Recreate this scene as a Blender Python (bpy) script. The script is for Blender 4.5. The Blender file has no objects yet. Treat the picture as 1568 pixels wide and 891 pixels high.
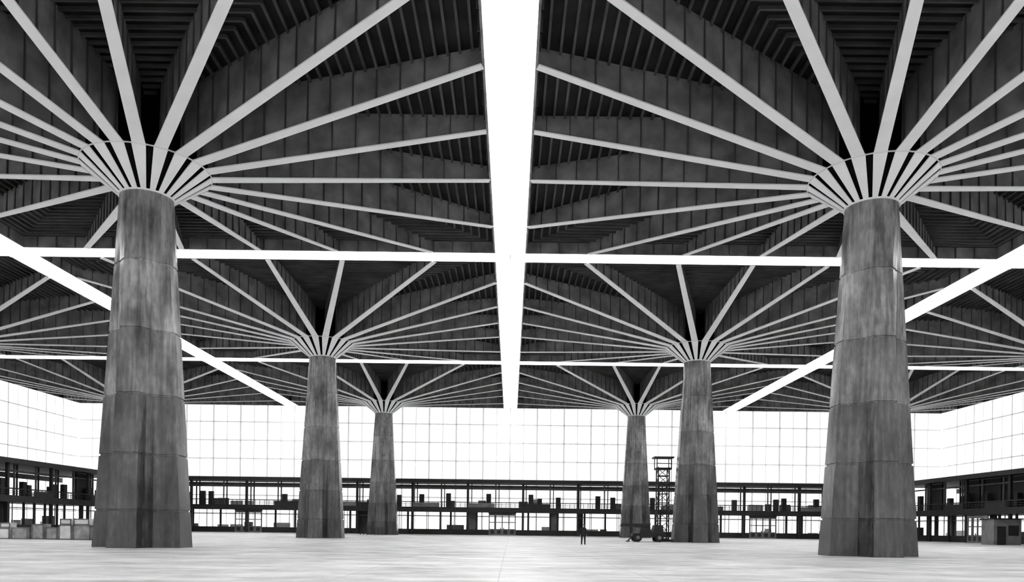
import bpy, math, random
from mathutils import Matrix, Vector
random.seed(7)
S = bpy.context.scene
COL = S.collection

# ------------------------------------------------------------------ materials
def newmat(name):
    m = bpy.data.materials.new(name); m.use_nodes = True
    nt = m.node_tree; nt.nodes.clear()
    return m, nt, nt.nodes, nt.links
def simple(name, g, rough=0.7, var=0.0, scale=1.0, spec=0.3, metal=0.0, stretch=(1,1,1), bump=0.0):
    m, nt, N, L = newmat(name)
    out = N.new('ShaderNodeOutputMaterial'); b = N.new('ShaderNodeBsdfPrincipled')
    L.new(b.outputs[0], out.inputs[0])
    b.inputs['Roughness'].default_value = rough
    b.inputs['Specular IOR Level'].default_value = spec
    b.inputs['Metallic'].default_value = metal
    tc = N.new('ShaderNodeTexCoord'); mp = N.new('ShaderNodeMapping')
    mp.inputs['Scale'].default_value = stretch
    L.new(tc.outputs['Object'], mp.inputs[0])
    n = N.new('ShaderNodeTexNoise'); n.inputs['Scale'].default_value = scale; n.inputs['Detail'].default_value = 5
    L.new(mp.outputs[0], n.inputs['Vector'])
    r = N.new('ShaderNodeMapRange')
    r.inputs['From Min'].default_value = 0.3; r.inputs['From Max'].default_value = 0.7
    r.inputs['To Min'].default_value = g*(1-var); r.inputs['To Max'].default_value = g*(1+var)
    L.new(n.outputs['Fac'], r.inputs['Value']); L.new(r.outputs[0], b.inputs['Base Color'])
    if bump:
        bp = N.new('ShaderNodeBump'); bp.inputs['Strength'].default_value = bump; bp.inputs['Distance'].default_value = 0.05
        L.new(n.outputs['Fac'], bp.inputs['Height']); L.new(bp.outputs[0], b.inputs['Normal'])
    return m

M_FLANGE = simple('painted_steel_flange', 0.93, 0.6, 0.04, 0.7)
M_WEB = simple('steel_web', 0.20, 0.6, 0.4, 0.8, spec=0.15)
M_STIFF = simple('steel_stiffener', 0.07, 0.6, 0.1)
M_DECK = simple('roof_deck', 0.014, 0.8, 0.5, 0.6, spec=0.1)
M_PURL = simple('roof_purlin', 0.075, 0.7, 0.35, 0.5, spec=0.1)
M_BLACK = simple('black_core_gap_shade', 0.006, 0.9, spec=0.05)  # core, plus shade between the capital ribs put into the colour
M_DARK = simple('dark_metal', 0.015, 0.6, 0.3, 1)
M_MID = simple('grey_metal', 0.14, 0.6, 0.3, 1)
M_LIGHT = simple('light_paint', 0.7, 0.6, 0.1, 1)
M_CRATE = simple('crate_wood', 0.28, 0.8, 0.4, 2.0)
M_CRATE2 = simple('crate_white', 0.65, 0.8, 0.15, 2.0)
M_SUIT = simple('dark_suit', 0.015, 0.9)
M_SKIN = simple('skin', 0.4, 0.6)
M_HAIR = simple('hair', 0.02, 0.7)
M_RUB = simple('rubber', 0.015, 0.8)
M_OUT = simple('pale_paving', 0.8, 0.9, 0.06, 0.05)

# mullions: halation from the bright glass put into a partly see-through material
m, nt, N, L = newmat('halation_mullion'); M_MULL = m
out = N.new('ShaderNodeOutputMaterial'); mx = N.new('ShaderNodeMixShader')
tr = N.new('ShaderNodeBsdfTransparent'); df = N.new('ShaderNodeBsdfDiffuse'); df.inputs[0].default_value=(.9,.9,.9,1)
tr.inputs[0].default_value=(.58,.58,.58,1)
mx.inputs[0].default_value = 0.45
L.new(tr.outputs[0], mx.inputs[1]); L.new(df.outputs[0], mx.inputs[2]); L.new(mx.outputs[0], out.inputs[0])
# translucent skylight
m, nt, N, L = newmat('translucent_skylight'); M_SKY = m
out = N.new('ShaderNodeOutputMaterial'); mx = N.new('ShaderNodeMixShader')
tr = N.new('ShaderNodeBsdfTransparent'); tl = N.new('ShaderNodeBsdfTranslucent')
tl.inputs[0].default_value = (0.9,0.9,0.9,1); mx.inputs[0].default_value = 0.35
L.new(tr.outputs[0], mx.inputs[1]); L.new(tl.outputs[0], mx.inputs[2]); L.new(mx.outputs[0], out.inputs[0])
# tinted window glass
m, nt, N, L = newmat('window_glass'); M_GLASS = m
out = N.new('ShaderNodeOutputMaterial'); mx = N.new('ShaderNodeMixShader')
tr = N.new('ShaderNodeBsdfTransparent'); tr.inputs[0].default_value = (0.1,0.1,0.1,1)
gl = N.new('ShaderNodeBsdfGlossy'); gl.inputs['Roughness'].default_value = 0.05
mx.inputs[0].default_value = 0.04
L.new(tr.outputs[0], mx.inputs[1]); L.new(gl.outputs[0], mx.inputs[2]); L.new(mx.outputs[0], out.inputs[0])

# concrete
def concrete():
    m, nt, N, L = newmat('board_formed_concrete')
    out = N.new('ShaderNodeOutputMaterial'); b = N.new('ShaderNodeBsdfPrincipled')
    L.new(b.outputs[0], out.inputs[0])
    b.inputs['Roughness'].default_value = 0.25; b.inputs['Specular IOR Level'].default_value = 0.6
    tc = N.new('ShaderNodeTexCoord'); oi = N.new('ShaderNodeObjectInfo')
    ad = N.new('ShaderNodeVectorMath'); ad.operation = 'ADD'
    sc = N.new('ShaderNodeMath'); sc.operation = 'MULTIPLY'; sc.inputs[1].default_value = 40
    L.new(oi.outputs['Random'], sc.inputs[0])
    cb = N.new('ShaderNodeCombineXYZ'); L.new(sc.outputs[0], cb.inputs[0])
    L.new(tc.outputs['Object'], ad.inputs[0]); L.new(cb.outputs[0], ad.inputs[1])
    sep = N.new('ShaderNodeSeparateXYZ'); L.new(tc.outputs['Object'], sep.inputs[0])
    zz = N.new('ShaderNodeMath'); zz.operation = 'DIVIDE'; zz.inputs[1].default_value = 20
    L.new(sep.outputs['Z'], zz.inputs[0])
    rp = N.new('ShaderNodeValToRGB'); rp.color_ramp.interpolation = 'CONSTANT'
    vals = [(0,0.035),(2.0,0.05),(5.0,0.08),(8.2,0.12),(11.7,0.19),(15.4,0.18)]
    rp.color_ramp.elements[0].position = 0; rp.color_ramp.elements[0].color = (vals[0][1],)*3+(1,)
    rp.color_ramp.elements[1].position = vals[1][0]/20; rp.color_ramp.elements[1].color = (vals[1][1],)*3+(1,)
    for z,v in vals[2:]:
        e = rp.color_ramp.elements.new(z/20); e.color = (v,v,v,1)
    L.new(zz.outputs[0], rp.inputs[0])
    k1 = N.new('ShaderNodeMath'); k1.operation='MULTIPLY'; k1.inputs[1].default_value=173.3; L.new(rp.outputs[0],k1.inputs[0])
    k2 = N.new('ShaderNodeMath'); k2.operation='ADD'; L.new(k1.outputs[0],k2.inputs[0]); L.new(sc.outputs[0],k2.inputs[1])
    wn = N.new('ShaderNodeTexWhiteNoise'); wn.noise_dimensions='1D'; L.new(k2.outputs[0], wn.inputs['W'])
    wr = N.new('ShaderNodeMapRange'); wr.inputs['To Min'].default_value=0.78; wr.inputs['To Max'].default_value=1.25
    L.new(wn.outputs['Value'], wr.inputs['Value'])
    def noise(s, st, det=6):
        mp = N.new('ShaderNodeMapping'); mp.inputs['Scale'].default_value = st
        L.new(ad.outputs[0], mp.inputs[0])
        n = N.new('ShaderNodeTexNoise'); n.inputs['Scale'].default_value = s; n.inputs['Detail'].default_value = det
        L.new(mp.outputs[0], n.inputs['Vector']); return n
    n1 = noise(1.0, (4.5,4.5,0.2)); n2 = noise(0.6, (1,1,0.6)); n3 = noise(5, (1,1,0.4))
    def mr(n, a, c, lo=0.3, hi=0.7):
        r = N.new('ShaderNodeMapRange'); r.inputs['From Min'].default_value = lo; r.inputs['From Max'].default_value = hi
        r.inputs['To Min'].default_value = a; r.inputs['To Max'].default_value = c
        L.new(n.outputs['Fac'], r.inputs['Value']); return r
    r1 = mr(n1,0.45,1.5); r2 = mr(n2,0.35,1.6); r3 = mr(n3,0.7,1.3)
    def mul(a,bb):
        q = N.new('ShaderNodeMath'); q.operation='MULTIPLY'; L.new(a,q.inputs[0]); L.new(bb,q.inputs[1]); return q.outputs[0]
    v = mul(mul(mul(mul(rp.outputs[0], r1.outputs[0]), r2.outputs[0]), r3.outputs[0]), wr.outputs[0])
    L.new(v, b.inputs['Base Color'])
    bp = N.new('ShaderNodeBump'); bp.inputs['Strength'].default_value = 0.25; bp.inputs['Distance'].default_value = 0.02
    L.new(n1.outputs['Fac'], bp.inputs['Height']); L.new(bp.outputs[0], b.inputs['Normal'])
    return m
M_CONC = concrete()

# floor
m, nt, N, L = newmat('polished_floor'); M_FLOOR = m
out = N.new('ShaderNodeOutputMaterial'); b = N.new('ShaderNodeBsdfPrincipled'); L.new(b.outputs[0], out.inputs[0])
tc = N.new('ShaderNodeTexCoord')
mp = N.new('ShaderNodeMapping'); mp.inputs['Scale'].default_value = (0.35,0.6,1); L.new(tc.outputs['Object'], mp.inputs[0])
n = N.new('ShaderNodeTexNoise'); n.inputs['Scale'].default_value = 0.8; n.inputs['Detail'].default_value = 9; n.inputs['Roughness'].default_value = 0.72
L.new(mp.outputs[0], n.inputs['Vector'])
r = N.new('ShaderNodeMapRange'); r.inputs['From Min'].default_value=0.35; r.inputs['From Max'].default_value=0.62
r.inputs['To Min'].default_value=0.36; r.inputs['To Max'].default_value=0.82
L.new(n.outputs['Fac'], r.inputs['Value'])
br = N.new('ShaderNodeTexBrick'); br.offset = 0; br.inputs['Scale'].default_value = 1
br.inputs['Brick Width'].default_value = 4; br.inputs['Row Height'].default_value = 4; br.inputs['Mortar Size'].default_value = 0.02
br.inputs['Color1'].default_value=(1,1,1,1); br.inputs['Color2'].default_value=(0.88,0.88,0.88,1); br.inputs['Mortar'].default_value=(0.65,0.65,0.65,1)
L.new(tc.outputs['Object'], br.inputs['Vector'])
q = N.new('ShaderNodeMath'); q.operation='MULTIPLY'; L.new(r.outputs[0], q.inputs[0]); L.new(br.outputs['Color'], q.inputs[1])
L.new(q.outputs[0], b.inputs['Base Color'])
b.inputs['Roughness'].default_value = 0.48; b.inputs['Specular IOR Level'].default_value = 0.22

# ------------------------------------------------------------------ mesh builder
class MB:
    def __init__(s): s.v=[]; s.f=[]; s.m=[]
    def hexa(s, p, mat=0):
        k=len(s.v); s.v += [tuple(q) for q in p]
        for a in ((3,2,1,0),(4,5,6,7),(0,1,5,4),(1,2,6,5),(2,3,7,6),(3,0,4,7)):
            s.f.append(tuple(k+i for i in a)); s.m.append(mat)
    def box(s, x0,x1,y0,y1,z0,z1, mat=0):
        if x0>x1: x0,x1=x1,x0
        if y0>y1: y0,y1=y1,y0
        s.hexa([(x0,y0,z0),(x1,y0,z0),(x1,y1,z0),(x0,y1,z0),(x0,y0,z1),(x1,y0,z1),(x1,y1,z1),(x0,y1,z1)],mat)
    def quad(s, p, mat=0):
        k=len(s.v); s.v += [tuple(q) for q in p]; s.f.append((k,k+1,k+2,k+3)); s.m.append(mat)
    def bar(s, a, b2, w, mat=0):
        a=Vector(a); b2=Vector(b2); d=(b2-a).normalized()
        up=Vector((0,0,1)) if abs(d.z)<0.9 else Vector((1,0,0))
        x=d.cross(up).normalized()*w/2; y=x.cross(d).normalized()*w/2
        s.hexa([a-x-y,a+x-y,b2+x-y,b2-x-y,a-x+y,a+x+y,b2+x+y,b2-x+y],mat)
    def cyl(s, c, axis, r, h, n=20, mat=0, r2=None):
        c=Vector(c); d=Vector(axis).normalized(); up=Vector((0,0,1)) if abs(d.z)<0.9 else Vector((1,0,0))
        x=d.cross(up).normalized(); y=d.cross(x); r2 = r if r2 is None else r2
        k=len(s.v)
        for j,(t,rr) in enumerate(((-h/2,r),(h/2,r2))):
            for i in range(n):
                a=2*math.pi*i/n; s.v.append(tuple(c+d*t+x*rr*math.cos(a)+y*rr*math.sin(a)))
        for i in range(n):
            s.f.append((k+i,k+(i+1)%n,k+n+(i+1)%n,k+n+i)); s.m.append(mat)
        s.f.append(tuple(k+i for i in range(n))[::-1]); s.m.append(mat)
        s.f.append(tuple(k+n+i for i in range(n))); s.m.append(mat)
    def mesh(s, name, mats):
        me=bpy.data.meshes.new(name); me.from_pydata(s.v,[],s.f)
        for mt in mats: me.materials.append(mt)
        me.polygons.foreach_set('material_index', s.m); me.update(); return me
    def obj(s, name, mats, parent=None, loc=(0,0,0)):
        o=bpy.data.objects.new(name, s.mesh(name,mats)); COL.objects.link(o); o.location=loc
        if parent: o.parent=parent
        return o
def empty(name, loc=(0,0,0)):
    e=bpy.data.objects.new(name,None); COL.objects.link(e); e.location=loc; e.empty_display_size=0.5; return e

# ------------------------------------------------------------------ mushroom column
ZB=23.2; ZT=24.05; ZC=19.2; ZR=20.8; RR=3.35; HX=18.8; HY=19.0
ROWS=[2.8,42.8,82.8,122.8]; COLS=[-60,-20,20,60]

def shaft_mesh():
    L0=2.42; w=0.78; c=0.98
    quarter=[(L0,-w),(L0,-w/3),(L0,w/3),(L0,w),((L0+c)/2-0.1,(w+c)/2-0.08),(c,c),((w+c)/2-0.08,(L0+c)/2-0.1)]
    base=[]
    for k in range(4):
        a=k*math.pi/2; ca,sa=round(math.cos(a)),round(math.sin(a))
        for x,y in quarter: base.append((x*ca-y*sa, x*sa+y*ca))
    n=len(base)
    R=1.38
    top=[]
    offs=[-17,-6,6,17,32,45,58]
    for k in range(4):
        for o in offs:
            a=math.radians(k*90+o); top.append((R*math.cos(a),R*math.sin(a)))
    joints=[2.0,5.0,8.2,11.7,15.4]
    zs=[(0,1.0)]
    for j in joints: zs += [(j-0.06,1.0),(j-0.045,0.965),(j+0.045,0.965),(j+0.06,1.0)]
    zs.append((ZC,1.0))
    v=[];f=[]
    for z,s in zs:
        t=z/ZC
        for (bx,by),(tx,ty) in zip(base,top):
            v.append(((bx*(1-t)+tx*t)*s,(by*(1-t)+ty*t)*s,z))
    for j in range(len(zs)-1):
        for i in range(n):
            f.append((j*n+i,j*n+(i+1)%n,(j+1)*n+(i+1)%n,(j+1)*n+i))
    f.append(tuple((len(zs)-1)*n+i for i in range(n))); f.append(tuple(range(n))[::-1])
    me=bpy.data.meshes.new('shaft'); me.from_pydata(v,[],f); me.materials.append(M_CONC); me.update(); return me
SHAFT=shaft_mesh()

def canopy_mesh():
    b=MB()  # mats 0 flange 1 web 2 stiff 3 black 4 purlin 5 light
    for k in range(20):
        a=k*math.pi/10; u=Vector((math.cos(a),math.sin(a),0)); p=Vector((-u.y,u.x,0))
        Lr=min(HX/max(abs(u.x),1e-6), HY/max(abs(u.y),1e-6))-0.12
        def zb(r):
            if r<RR: return ZC+(r-1.3)/(RR-1.3)*(ZR-ZC)
            return ZR+(r-RR)/(Lr-RR)*(ZB-ZR)
        def P(r,s,z): return u*r+p*s+Vector((0,0,z))
        t=0.06
        for r0,r1,mt in ((1.3,RR,3),(RR,Lr,1)):  # webs inside the capital coloured black as gap shade
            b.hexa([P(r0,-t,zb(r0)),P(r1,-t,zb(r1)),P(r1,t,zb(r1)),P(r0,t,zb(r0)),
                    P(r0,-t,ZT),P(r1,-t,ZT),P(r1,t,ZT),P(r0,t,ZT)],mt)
        for r0,r1,w0,w1 in ((1.3,RR,0.12,0.345),(RR,Lr,0.32,0.20)):
            h=0.07
            b.hexa([P(r0,-w0,zb(r0)-h),P(r1,-w1,zb(r1)-h),P(r1,w1,zb(r1)-h),P(r0,w0,zb(r0)-h),
                    P(r0,-w0,zb(r0)),P(r1,-w1,zb(r1)),P(r1,w1,zb(r1)),P(r0,w0,zb(r0))],0)
        r=RR+0.35
        while r<Lr-0.4:
            hw=0.17
            b.hexa([P(r-.03,-hw,zb(r)),P(r+.03,-hw,zb(r)),P(r+.03,hw,zb(r)),P(r-.03,hw,zb(r)),
                    P(r-.03,-hw*.6,ZT),P(r+.03,-hw*.6,ZT),P(r+.03,hw*.6,ZT),P(r-.03,hw*.6,ZT)],2)
            r+=1.3
    n=60
    def C(r,a,z): return (r*math.cos(a),r*math.sin(a),z)
    for i in range(n):
        a0=2*math.pi*i/n;a1=2*math.pi*(i+1)/n
        b.hexa([C(RR-.03,a0,ZR-.09),C(RR+.02,a0,ZR-.09),C(RR+.02,a1,ZR-.09),C(RR-.03,a1,ZR-.09),
                C(RR-.03,a0,ZR-.03),C(RR+.02,a0,ZR-.03),C(RR+.02,a1,ZR-.03),C(RR-.03,a1,ZR-.03)],5)
        b.quad([C(1.28,a0,ZC+.1),C(1.28,a1,ZC+.1),C(RR-.1,a1,ZR+.05),C(RR-.1,a0,ZR+.05)],3)  # cone added behind the flanges, black to paint the gaps dark
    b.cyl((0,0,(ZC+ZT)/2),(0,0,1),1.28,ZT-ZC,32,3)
    b.cyl((0,0,ZC+0.0),(0,0,1),1.46,0.08,40,0)
    e=0.12
    b.box(-HX,HX,-HY,-HY+e,ZB-.02,ZT,1); b.box(-HX,HX,HY-e,HY,ZB-.02,ZT,1)
    b.box(-HX,-HX+e,-HY+e,HY-e,ZB-.02,ZT,1); b.box(HX-e,HX,-HY+e,HY-e,ZB-.02,ZT,1)
    x=-HX+1.2
    while x<HX-.5:
        for sg in (-1,1):
            b.box(x-.03,x+.03,sg*(HY-e),sg*(HY-e-.12),ZB,ZT,2)
            b.box(sg*(HX-e),sg*(HX-e-.12),x-.03,x+.03,ZB,ZT,2)
        x+=1.5
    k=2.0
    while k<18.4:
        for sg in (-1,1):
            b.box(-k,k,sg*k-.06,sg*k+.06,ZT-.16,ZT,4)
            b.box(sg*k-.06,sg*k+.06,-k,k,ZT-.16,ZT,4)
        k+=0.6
    return b.mesh('steel_canopy',[M_FLANGE,M_WEB,M_STIFF,M_BLACK,M_PURL,M_LIGHT])
CAN=canopy_mesh()
for y in ROWS:
    for x in COLS:
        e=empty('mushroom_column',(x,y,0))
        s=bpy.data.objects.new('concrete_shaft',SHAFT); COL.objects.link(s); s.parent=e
        c=bpy.data.objects.new('steel_canopy',CAN); COL.objects.link(c); c.parent=e

# ceiling decks
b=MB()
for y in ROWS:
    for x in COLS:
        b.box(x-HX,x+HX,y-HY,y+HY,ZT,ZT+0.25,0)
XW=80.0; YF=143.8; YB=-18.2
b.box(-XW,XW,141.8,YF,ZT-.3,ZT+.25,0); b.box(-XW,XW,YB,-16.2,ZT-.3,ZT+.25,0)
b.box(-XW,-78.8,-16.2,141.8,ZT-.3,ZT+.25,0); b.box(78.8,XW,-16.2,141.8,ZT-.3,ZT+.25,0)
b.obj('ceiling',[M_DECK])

# skylights
zs=ZB-0.02
for x in (-40,0,40):
    b=MB(); b.box(-1.18,1.18,-16.2,141.8,zs,zs+.05,0)
    for yb in (22.8,62.8,102.8):
        for sg in (-1,1): b.box(-1.18,1.18,yb+sg*1.0-.04,yb+sg*1.0+.04,zs-.08,zs-.01,1)
        b.box(-.04,.04,yb-1,yb+0.2,zs-.08,zs-.01,1)
    b.obj('skylight',[M_SKY,M_LIGHT],None,(x,0,0))
for yb in (22.8,62.8,102.8):
    for xc in COLS:
        b=MB(); b.box(-HX,HX,-.98,.98,zs,zs+.05,0); b.obj('skylight',[M_SKY],None,(xc,yb,0))

# floor, ground
b=MB(); b.box(-XW,XW,YB,YF,-0.3,0,0); b.obj('floor',[M_FLOOR])
b=MB(); b.quad([(-900,-900,-.32),(900,-900,-.32),(900,1200,-.32),(-900,1200,-.32)]); b.obj('ground',[M_OUT])

# glass walls
def gwall(name, wname, P, length):
    b=MB(); 
    def bx(s0,s1,t0,t1,z0,z1,mat=0):
        a=P(s0,t0); c=P(s1,t1); b.box(a[0],c[0],a[1],c[1],z0,z1,mat)
    def pane(s0,s1,z0,z1,t):
        a=P(s0,t); c=P(s1,t); b.quad([(a[0],a[1],z0),(c[0],c[1],z0),(c[0],c[1],z1),(a[0],a[1],z1)],0)
    n=int(round(length/5)); d=length/n
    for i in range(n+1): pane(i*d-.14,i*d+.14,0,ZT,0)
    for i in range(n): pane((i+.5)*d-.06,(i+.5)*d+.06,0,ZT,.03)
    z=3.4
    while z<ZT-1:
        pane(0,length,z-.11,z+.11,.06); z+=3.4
    bx(0,length,-.15,.15,0,.5,1)
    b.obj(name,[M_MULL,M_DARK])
    g=MB(); a=P(0,.2); c=P(length,.2)
    g.quad([(a[0],a[1],.5),(c[0],c[1],.5),(c[0],c[1],ZT),(a[0],a[1],ZT)]); g.obj(wname,[M_GLASS])
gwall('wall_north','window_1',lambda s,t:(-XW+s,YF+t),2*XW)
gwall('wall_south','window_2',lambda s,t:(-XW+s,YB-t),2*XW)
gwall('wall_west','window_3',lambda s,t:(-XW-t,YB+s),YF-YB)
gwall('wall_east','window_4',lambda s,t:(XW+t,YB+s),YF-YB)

# ------------------------------------------------------------------ galleries
def gallery(name, P, length, depth, seed, skipdoors=(), dense=0.3, solid=0.0):
    rnd=random.Random(seed); b=MB()
    def bx(s0,s1,t0,t1,z0,z1,mat=0):
        a=P(s0,t0); c=P(s1,t1); b.box(a[0],c[0],a[1],c[1],z0,z1,mat)
    bx(0,length,-.6,depth,9.2,9.6,0)
    bx(0,length,-.65,-.55,9.05,9.7,0)
    bx(0,length,2.5,2.8,8.25,8.45,1)
    bx(0,length,depth-.5,depth-.3,8.3,9.1,1)
    bx(0,length,0,depth,4.2,4.6,0)
    bx(0,length,-.1,0,3.95,4.85,0)
    bx(0,length,.0,.08,5.65,5.8,0)
    bx(0,length,.0,.05,5.35,5.42,0)
    bx(0,length,.0,.05,5.08,5.15,0)
    s=0.3
    while s<length:
        bx(s,s+.08,0,.06,4.8,5.7,0); s+=0.8
    bx(0,length,1.2,1.5,0,.95,0)
    bx(0,length,1.25,1.4,3.2,3.32,1)
    bay=4.75; n=int(length/bay); bay=length/n
    for i in range(n+1):
        s=i*bay
        if i%2==0: bx(s-.2,s+.2,.3,.66,0,9.2,0)
        bx(s-.1,s+.1,2.6,2.8,4.6,9.2,1)
        bx(s+.5,s+.66,2.6,2.8,4.6,9.2,0)
        skip=any(a<s+bay/2<c for a,c in skipdoors)
        bx(s-.16,s+.16,1.25,1.45,0,4.3,0)
        if skip: continue
        bx(s+bay*.5-.05,s+bay*.5+.05,1.3,1.4,0,4.3,1)
        if i<n:
            if rnd.random()<solid: bx(s,s+bay,2.9,3.0,4.6,9.15,0)
            if rnd.random()<.4: bx(s+.1,s+bay-.1,-.02,0.02,4.85,5.6,rnd.choice((0,1)))
            if rnd.random()<.9:
                x=s+rnd.choice((.9,1.0,3.2)); bx(x,x+.85,2.0,2.6,4.7,5.9+rnd.uniform(.8,1.5),0)
            if rnd.random()<.4:
                x=s+rnd.uniform(1.8,2.8); bx(x,x+.8,2.0,2.6,4.7,5.5+rnd.uniform(1,1.8),0)
            if rnd.random()<.4:
                x=s+rnd.uniform(.5,3); bx(x,x+rnd.uniform(.8,1.8),3,3.6,4.6,rnd.uniform(5.6,6.2),1)
            q=rnd.random()
            if q<dense: bx(s+.1,s+bay*rnd.choice((.2,.3,.5)),1.7,1.9,.7,4.3,rnd.choice((0,1)))
            elif q<dense+.25:
                x=s+rnd.uniform(.5,2.6); bx(x,x+rnd.uniform(.9,1.9),2,2.8,.0,rnd.uniform(1.6,2.4),rnd.choice((0,1,1)))
            if rnd.random()<.7:
                x=s+rnd.uniform(.3,4); bx(x,x+.35,1.0,1.2,0,4.2,0)
    s=0
    while s<length:
        w=rnd.uniform(1,3.5)
        if rnd.random()<.35: bx(s,s+w,depth-1.2,depth-.8,0,rnd.uniform(1.0,2.0),rnd.choice((1,2,2)))
        if rnd.random()<.25: bx(s,s+w,depth-1.2,depth-.8,4.6,rnd.uniform(5.6,6.6),rnd.choice((1,2)))
        s+=w+.4
    return b.obj(name,[M_DARK,M_MID,M_LIGHT])
GX=65.7; GY=136.0
doors_c=[-46,-1.2,44.8]
gallery('mezzanine_gallery',lambda s,t:(-GX+s,GY+t),2*GX,7.2,3,[(x+GX-3,x+GX+3) for x in doors_c],dense=.25)
gallery('mezzanine_gallery',lambda s,t:(-GX-t,24+s),GY-24+.5,13.5,5,solid=.15)
gallery('mezzanine_gallery',lambda s,t:(GX+t,24+s),GY-24+.5,13.5,9,dense=0.6,solid=.75)

def door(name, P, w=4.6,h=3.8):
    b=MB()
    def bx(s0,s1,t0,t1,z0,z1,mat=0):
        a=P(s0,t0); c=P(s1,t1); b.box(a[0],c[0],a[1],c[1],z0,z1,mat)
    bx(-w/2,w/2,0,.1,0,1.1,1); bx(-w/2,w/2,0,.1,h-.35,h,1)
    for i in range(5):
        s=-w/2+i*w/4; bx(s-.09,s+.09,-.03,.13,0,h,1)
    bx(-w/2,w/2,0,.1,2.2,2.35,1)
    bx(-w/2-.15,w/2+.15,-.05,.15,h,h+.2,0)
    for i in range(4):
        s=-w/2+i*w/4; bx(s+.25,s+w/4-.25,-.02,0,.25,.9,0)
    bx(-.35,-.2,-.1,-.03,1.1,1.35,0); bx(.2,.35,-.1,-.03,1.1,1.35,0)
    b.obj(name,[M_DARK,M_MID])
for i,x in enumerate(doors_c): door('door_%d'%(i+1), lambda s,t,x=x:(x+s,GY+.8+t))
door('door_4', lambda s,t:(GX-.4+t,108+s),4.6,3.8)

# ------------------------------------------------------------------ crates
ce=empty('crate_stack',(-34,58,0)); rnd=random.Random(4)
b=MB()
def crate(x,y,z,w,d,h,mt):
    b.box(x,x+w,y,y+d,z,z+h,mt)
    for sx in (x-.02,x+w-.06):
        b.box(sx,sx+.08,y-.03,y,z,z+h,2)
    for zz in (z,z+h-.09): b.box(x,x+w,y-.03,y,zz,zz+.09,2)
x=-4.2
while x<3.6:
    w=rnd.uniform(.7,1.3); h=rnd.uniform(.8,1.2); mt=rnd.choice((0,1,0))
    crate(x,rnd.uniform(0,.5),0.0,w,1,h,mt)
    if rnd.random()<.7: crate(x+.05,.4,h,w-.12,.8,rnd.uniform(.4,.7),rnd.choice((0,1)))
    x+=w+rnd.uniform(.03,.25)
b.obj('crates',[M_CRATE,M_CRATE2,M_MID],ce)

# ------------------------------------------------------------------ scaffold lift tower
te=empty('scaffold_tower',(17.2,86.5,0)); b=MB()
w=.6; Ht=9.3
for sx in (-w,w):
    for sy in (-w,w): b.bar((sx,sy,0),(sx,sy,Ht-1.2),.12,0)
z=0.3;k=0
while z<Ht-1.5:
    for a,c in (((-w,-w),(w,-w)),((w,-w),(w,w)),((w,w),(-w,w)),((-w,w),(-w,-w))):
        b.bar((a[0],a[1],z),(c[0],c[1],z),.08,0)
        if k%2: b.bar((a[0],a[1],z),(c[0],c[1],z+1.0),.07,0)
        else: b.bar((c[0],c[1],z),(a[0],a[1],z+1.0),.07,0)
    z+=1.0;k+=1
b.box(-.85,.85,-.8,.8,Ht-1.3,Ht-1.1,0)
for sx in (-.8,.8):
    for sy in (-.75,.75): b.bar((sx,sy,Ht-1.2),(sx,sy,Ht),.09,0)
b.box(-1.1,1.1,-.85,.85,Ht-.05,Ht+.12,0); b.box(-.8,.8,-.76,-.72,Ht-.68,Ht-.6,0)
b.box(-.9,.9,-.9,.9,0,.25,0)
b.obj('lattice',[M_DARK],te)

me_=empty('mobile_crane',(14.9,83.2,0)); b=MB()
b.box(-1.6,1.8,-.8,.8,.5,.9,0)
b.hexa([(.5,-.8,.9),(1.7,-.8,.9),(1.7,.8,.9),(.5,.8,.9),(.75,-.7,1.8),(1.6,-.7,1.8),(1.6,.7,1.8),(.75,.7,1.8)],0)
b.hexa([(-.9,-.6,.9),(.4,-.6,.9),(.4,.6,.9),(-.9,.6,.9),(-.7,-.5,1.5),(.3,-.5,1.5),(.3,.5,1.5),(-.7,.5,1.5)],0)
b.hexa([(-2.9,-.25,1.65),(.2,-.3,1.45),(.2,.3,1.45),(-2.9,.25,1.65),(-2.7,-.25,1.95),(.4,-.3,1.95),(.4,.3,1.95),(-2.7,.25,1.95)],0)
b.bar((-2.6,0,1.7),(-2.6,0,1.2),.05,0)
b.bar((-1.4,-.5,.8),(-2.1,-.5,.1),.12,0); b.box(-2.3,-1.9,-.65,-.35,0,.1,0)
for x in (-1.1,1.2):
    for y in (-.85,.85):
        b.cyl((x,y,.45),(0,1,0),.45,.28,24,1); b.cyl((x,y*1.06,.45),(0,1,0),.2,.3,16,2)
b.obj('crane_body',[M_DARK,M_RUB,M_MID],me_)

b=MB()
for i in range(8):
    x=-1.9+i*.55; b.bar((x,0,0),(x,0,1.15),.1,0)
for z in (.35,.75,1.12): b.bar((-1.95,0,z),(2.0,0,z),.08,0)
b.obj('crowd_barrier',[M_DARK],None,(-20.6,117.5,0))
b=MB(); b.box(-1.6,1.6,-1.2,1.2,0,3.0,0); b.box(-1.75,1.75,-1.35,1.35,3.0,3.15,1); b.box(-1.2,-.2,-1.24,-1.2,0,2.2,1)
b.box(.1,1.3,-1.24,-1.2,1.1,2.3,1); b.obj('ticket_kiosk',[M_MID,M_DARK],None,(58.5,92,0))

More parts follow.
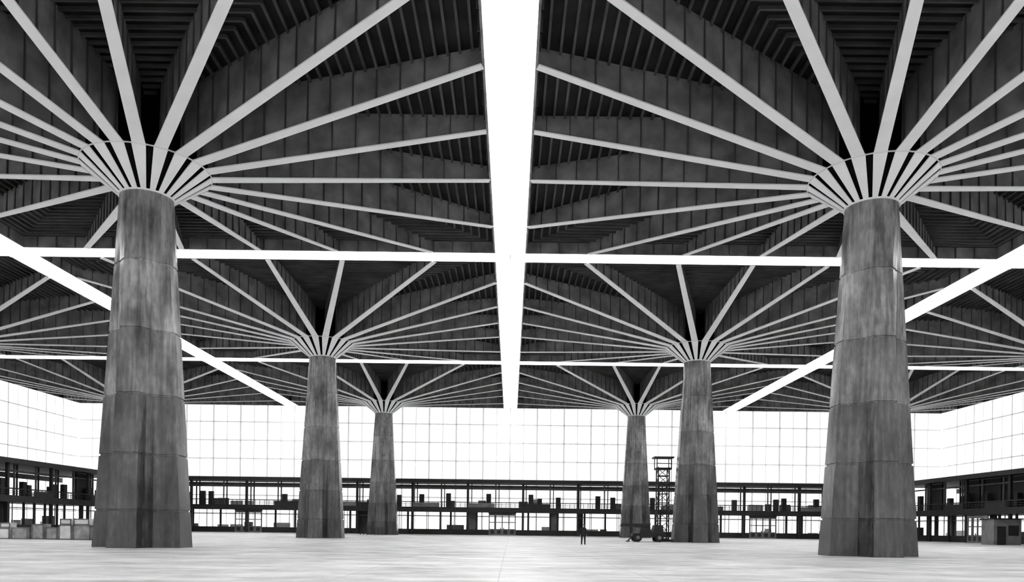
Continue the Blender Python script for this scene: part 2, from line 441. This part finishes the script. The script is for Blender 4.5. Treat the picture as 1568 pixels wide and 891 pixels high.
# ------------------------------------------------------------------ man
def skin(name, verts, edges, radii, mat, parent, root=0, sub=2):
    me=bpy.data.meshes.new(name); me.from_pydata(verts,edges,[]); o=bpy.data.objects.new(name,me); COL.objects.link(o)
    me.materials.append(mat)
    md=o.modifiers.new('skin','SKIN'); md.use_smooth_shade=True
    for i,r in enumerate(radii):
        sv=me.skin_vertices[0].data[i]
        sv.radius = r if isinstance(r,tuple) else (r,r); sv.use_root = (i==root)
    sb=o.modifiers.new('sub','SUBSURF'); sb.levels=sub; sb.render_levels=sub
    o.parent=parent; return o
man=empty('standing_man',(6.3,64,0))
V=[(0,0,.95),(0,0,1.12),(0,0,1.32),(0,0,1.43),(0,-.01,1.50)]
R=[(.18,.13),(.17,.12),(.20,.13),(.12,.09),(.06,.06)]
E=[(0,1),(1,2),(2,3),(3,4)]
for sg in (-1,1):
    k=len(V)
    V += [(sg*.10,0,.88),(sg*.13,-.01,.50),(sg*.14,.01,.12),(sg*.14,0,.05),(sg*.17,-.2,.04)]
    R += [.11,.085,.07,.06,.05]
    E += [(0,k),(k,k+1),(k+1,k+2),(k+2,k+3),(k+3,k+4)]
    k=len(V)
    V += [(sg*.20,0,1.40),(sg*.27,.01,1.12),(sg*.28,-.05,.88)]
    R += [.075,.06,.045]
    E += [(3,k),(k,k+1),(k+1,k+2)]
skin('suited_body',V,E,R,M_SUIT,man)
skin('head',[(0,-.01,1.48),(0,-.01,1.56),(0,-.02,1.63),(0,-.01,1.70),(0,-.115,1.62),(.085,0,1.62),(-.085,0,1.62),(0,-.095,1.545)],
     [(0,1),(1,2),(2,3),(2,4),(2,5),(2,6),(1,7)],[.05,.062,.08,.065,.014,.014,.014,.025],M_SKIN,man)
hb=MB(); hb.cyl((0,.01,1.715),(0,0,1),.09,.07,20,0,.05); hb.cyl((0,.04,1.66),(0,0,1),.075,.1,20,0,.085)
for sx in (-.03,.03): hb.cyl((sx,-.098,1.635),(0,1,0),.009,.012,10)   # eyes
hb.box(-.024,.024,-.122,-.112,1.562,1.568)                            # mouth
hb.obj('hair_and_features',[M_HAIR],man)
for sg in (-1,1):
    x=sg*.28
    V=[(x,-.05,.88),(x,-.06,.80)];R=[(.022,.03),(.02,.04)];E=[(0,1)]
    for j,(dy,l) in enumerate(((-.035,.075),(-.012,.085),(.012,.08),(.034,.062))):
        k=len(V); V+=[(x,-.06+dy,.79),(x-sg*.004,-.06+dy,.79-l*.55),(x-sg*.02,-.065+dy,.79-l)]; R+=[.010,.009,.008]; E+=[(1,k),(k,k+1),(k+1,k+2)]
    k=len(V); V+=[(x-sg*.01,-.10,.83),(x-sg*.02,-.125,.79)]; R+=[.011,.009]; E+=[(0,k),(k,k+1)]
    skin('hand',V,E,R,M_SKIN,man,0,1)
man.scale=(.95,.95,.95)

# ------------------------------------------------------------------ world
w=bpy.data.worlds.new('overcast_sky'); S.world=w; w.use_nodes=True
bg=w.node_tree.nodes['Background']; bg.inputs[0].default_value=(1,1,1,1); bg.inputs[1].default_value=16.0

# ------------------------------------------------------------------ camera
cd=bpy.data.cameras.new('camera'); cam=bpy.data.objects.new('camera',cd); COL.objects.link(cam)
cd.sensor_width=36; cd.lens=1938/2560*36; cd.shift_y=(1320-727.5)/2560; cd.shift_x=3.5/2560; cd.clip_end=3000
cam.matrix_world=Matrix.Translation((0.29,0,1.3))@Matrix.Rotation(math.radians(90),4,'X')@Matrix.Rotation(math.radians(0.7),4,'Z')
S.camera=cam
try:
    S.view_settings.view_transform='Standard'; S.view_settings.look='None'
except Exception as ex: print(ex)
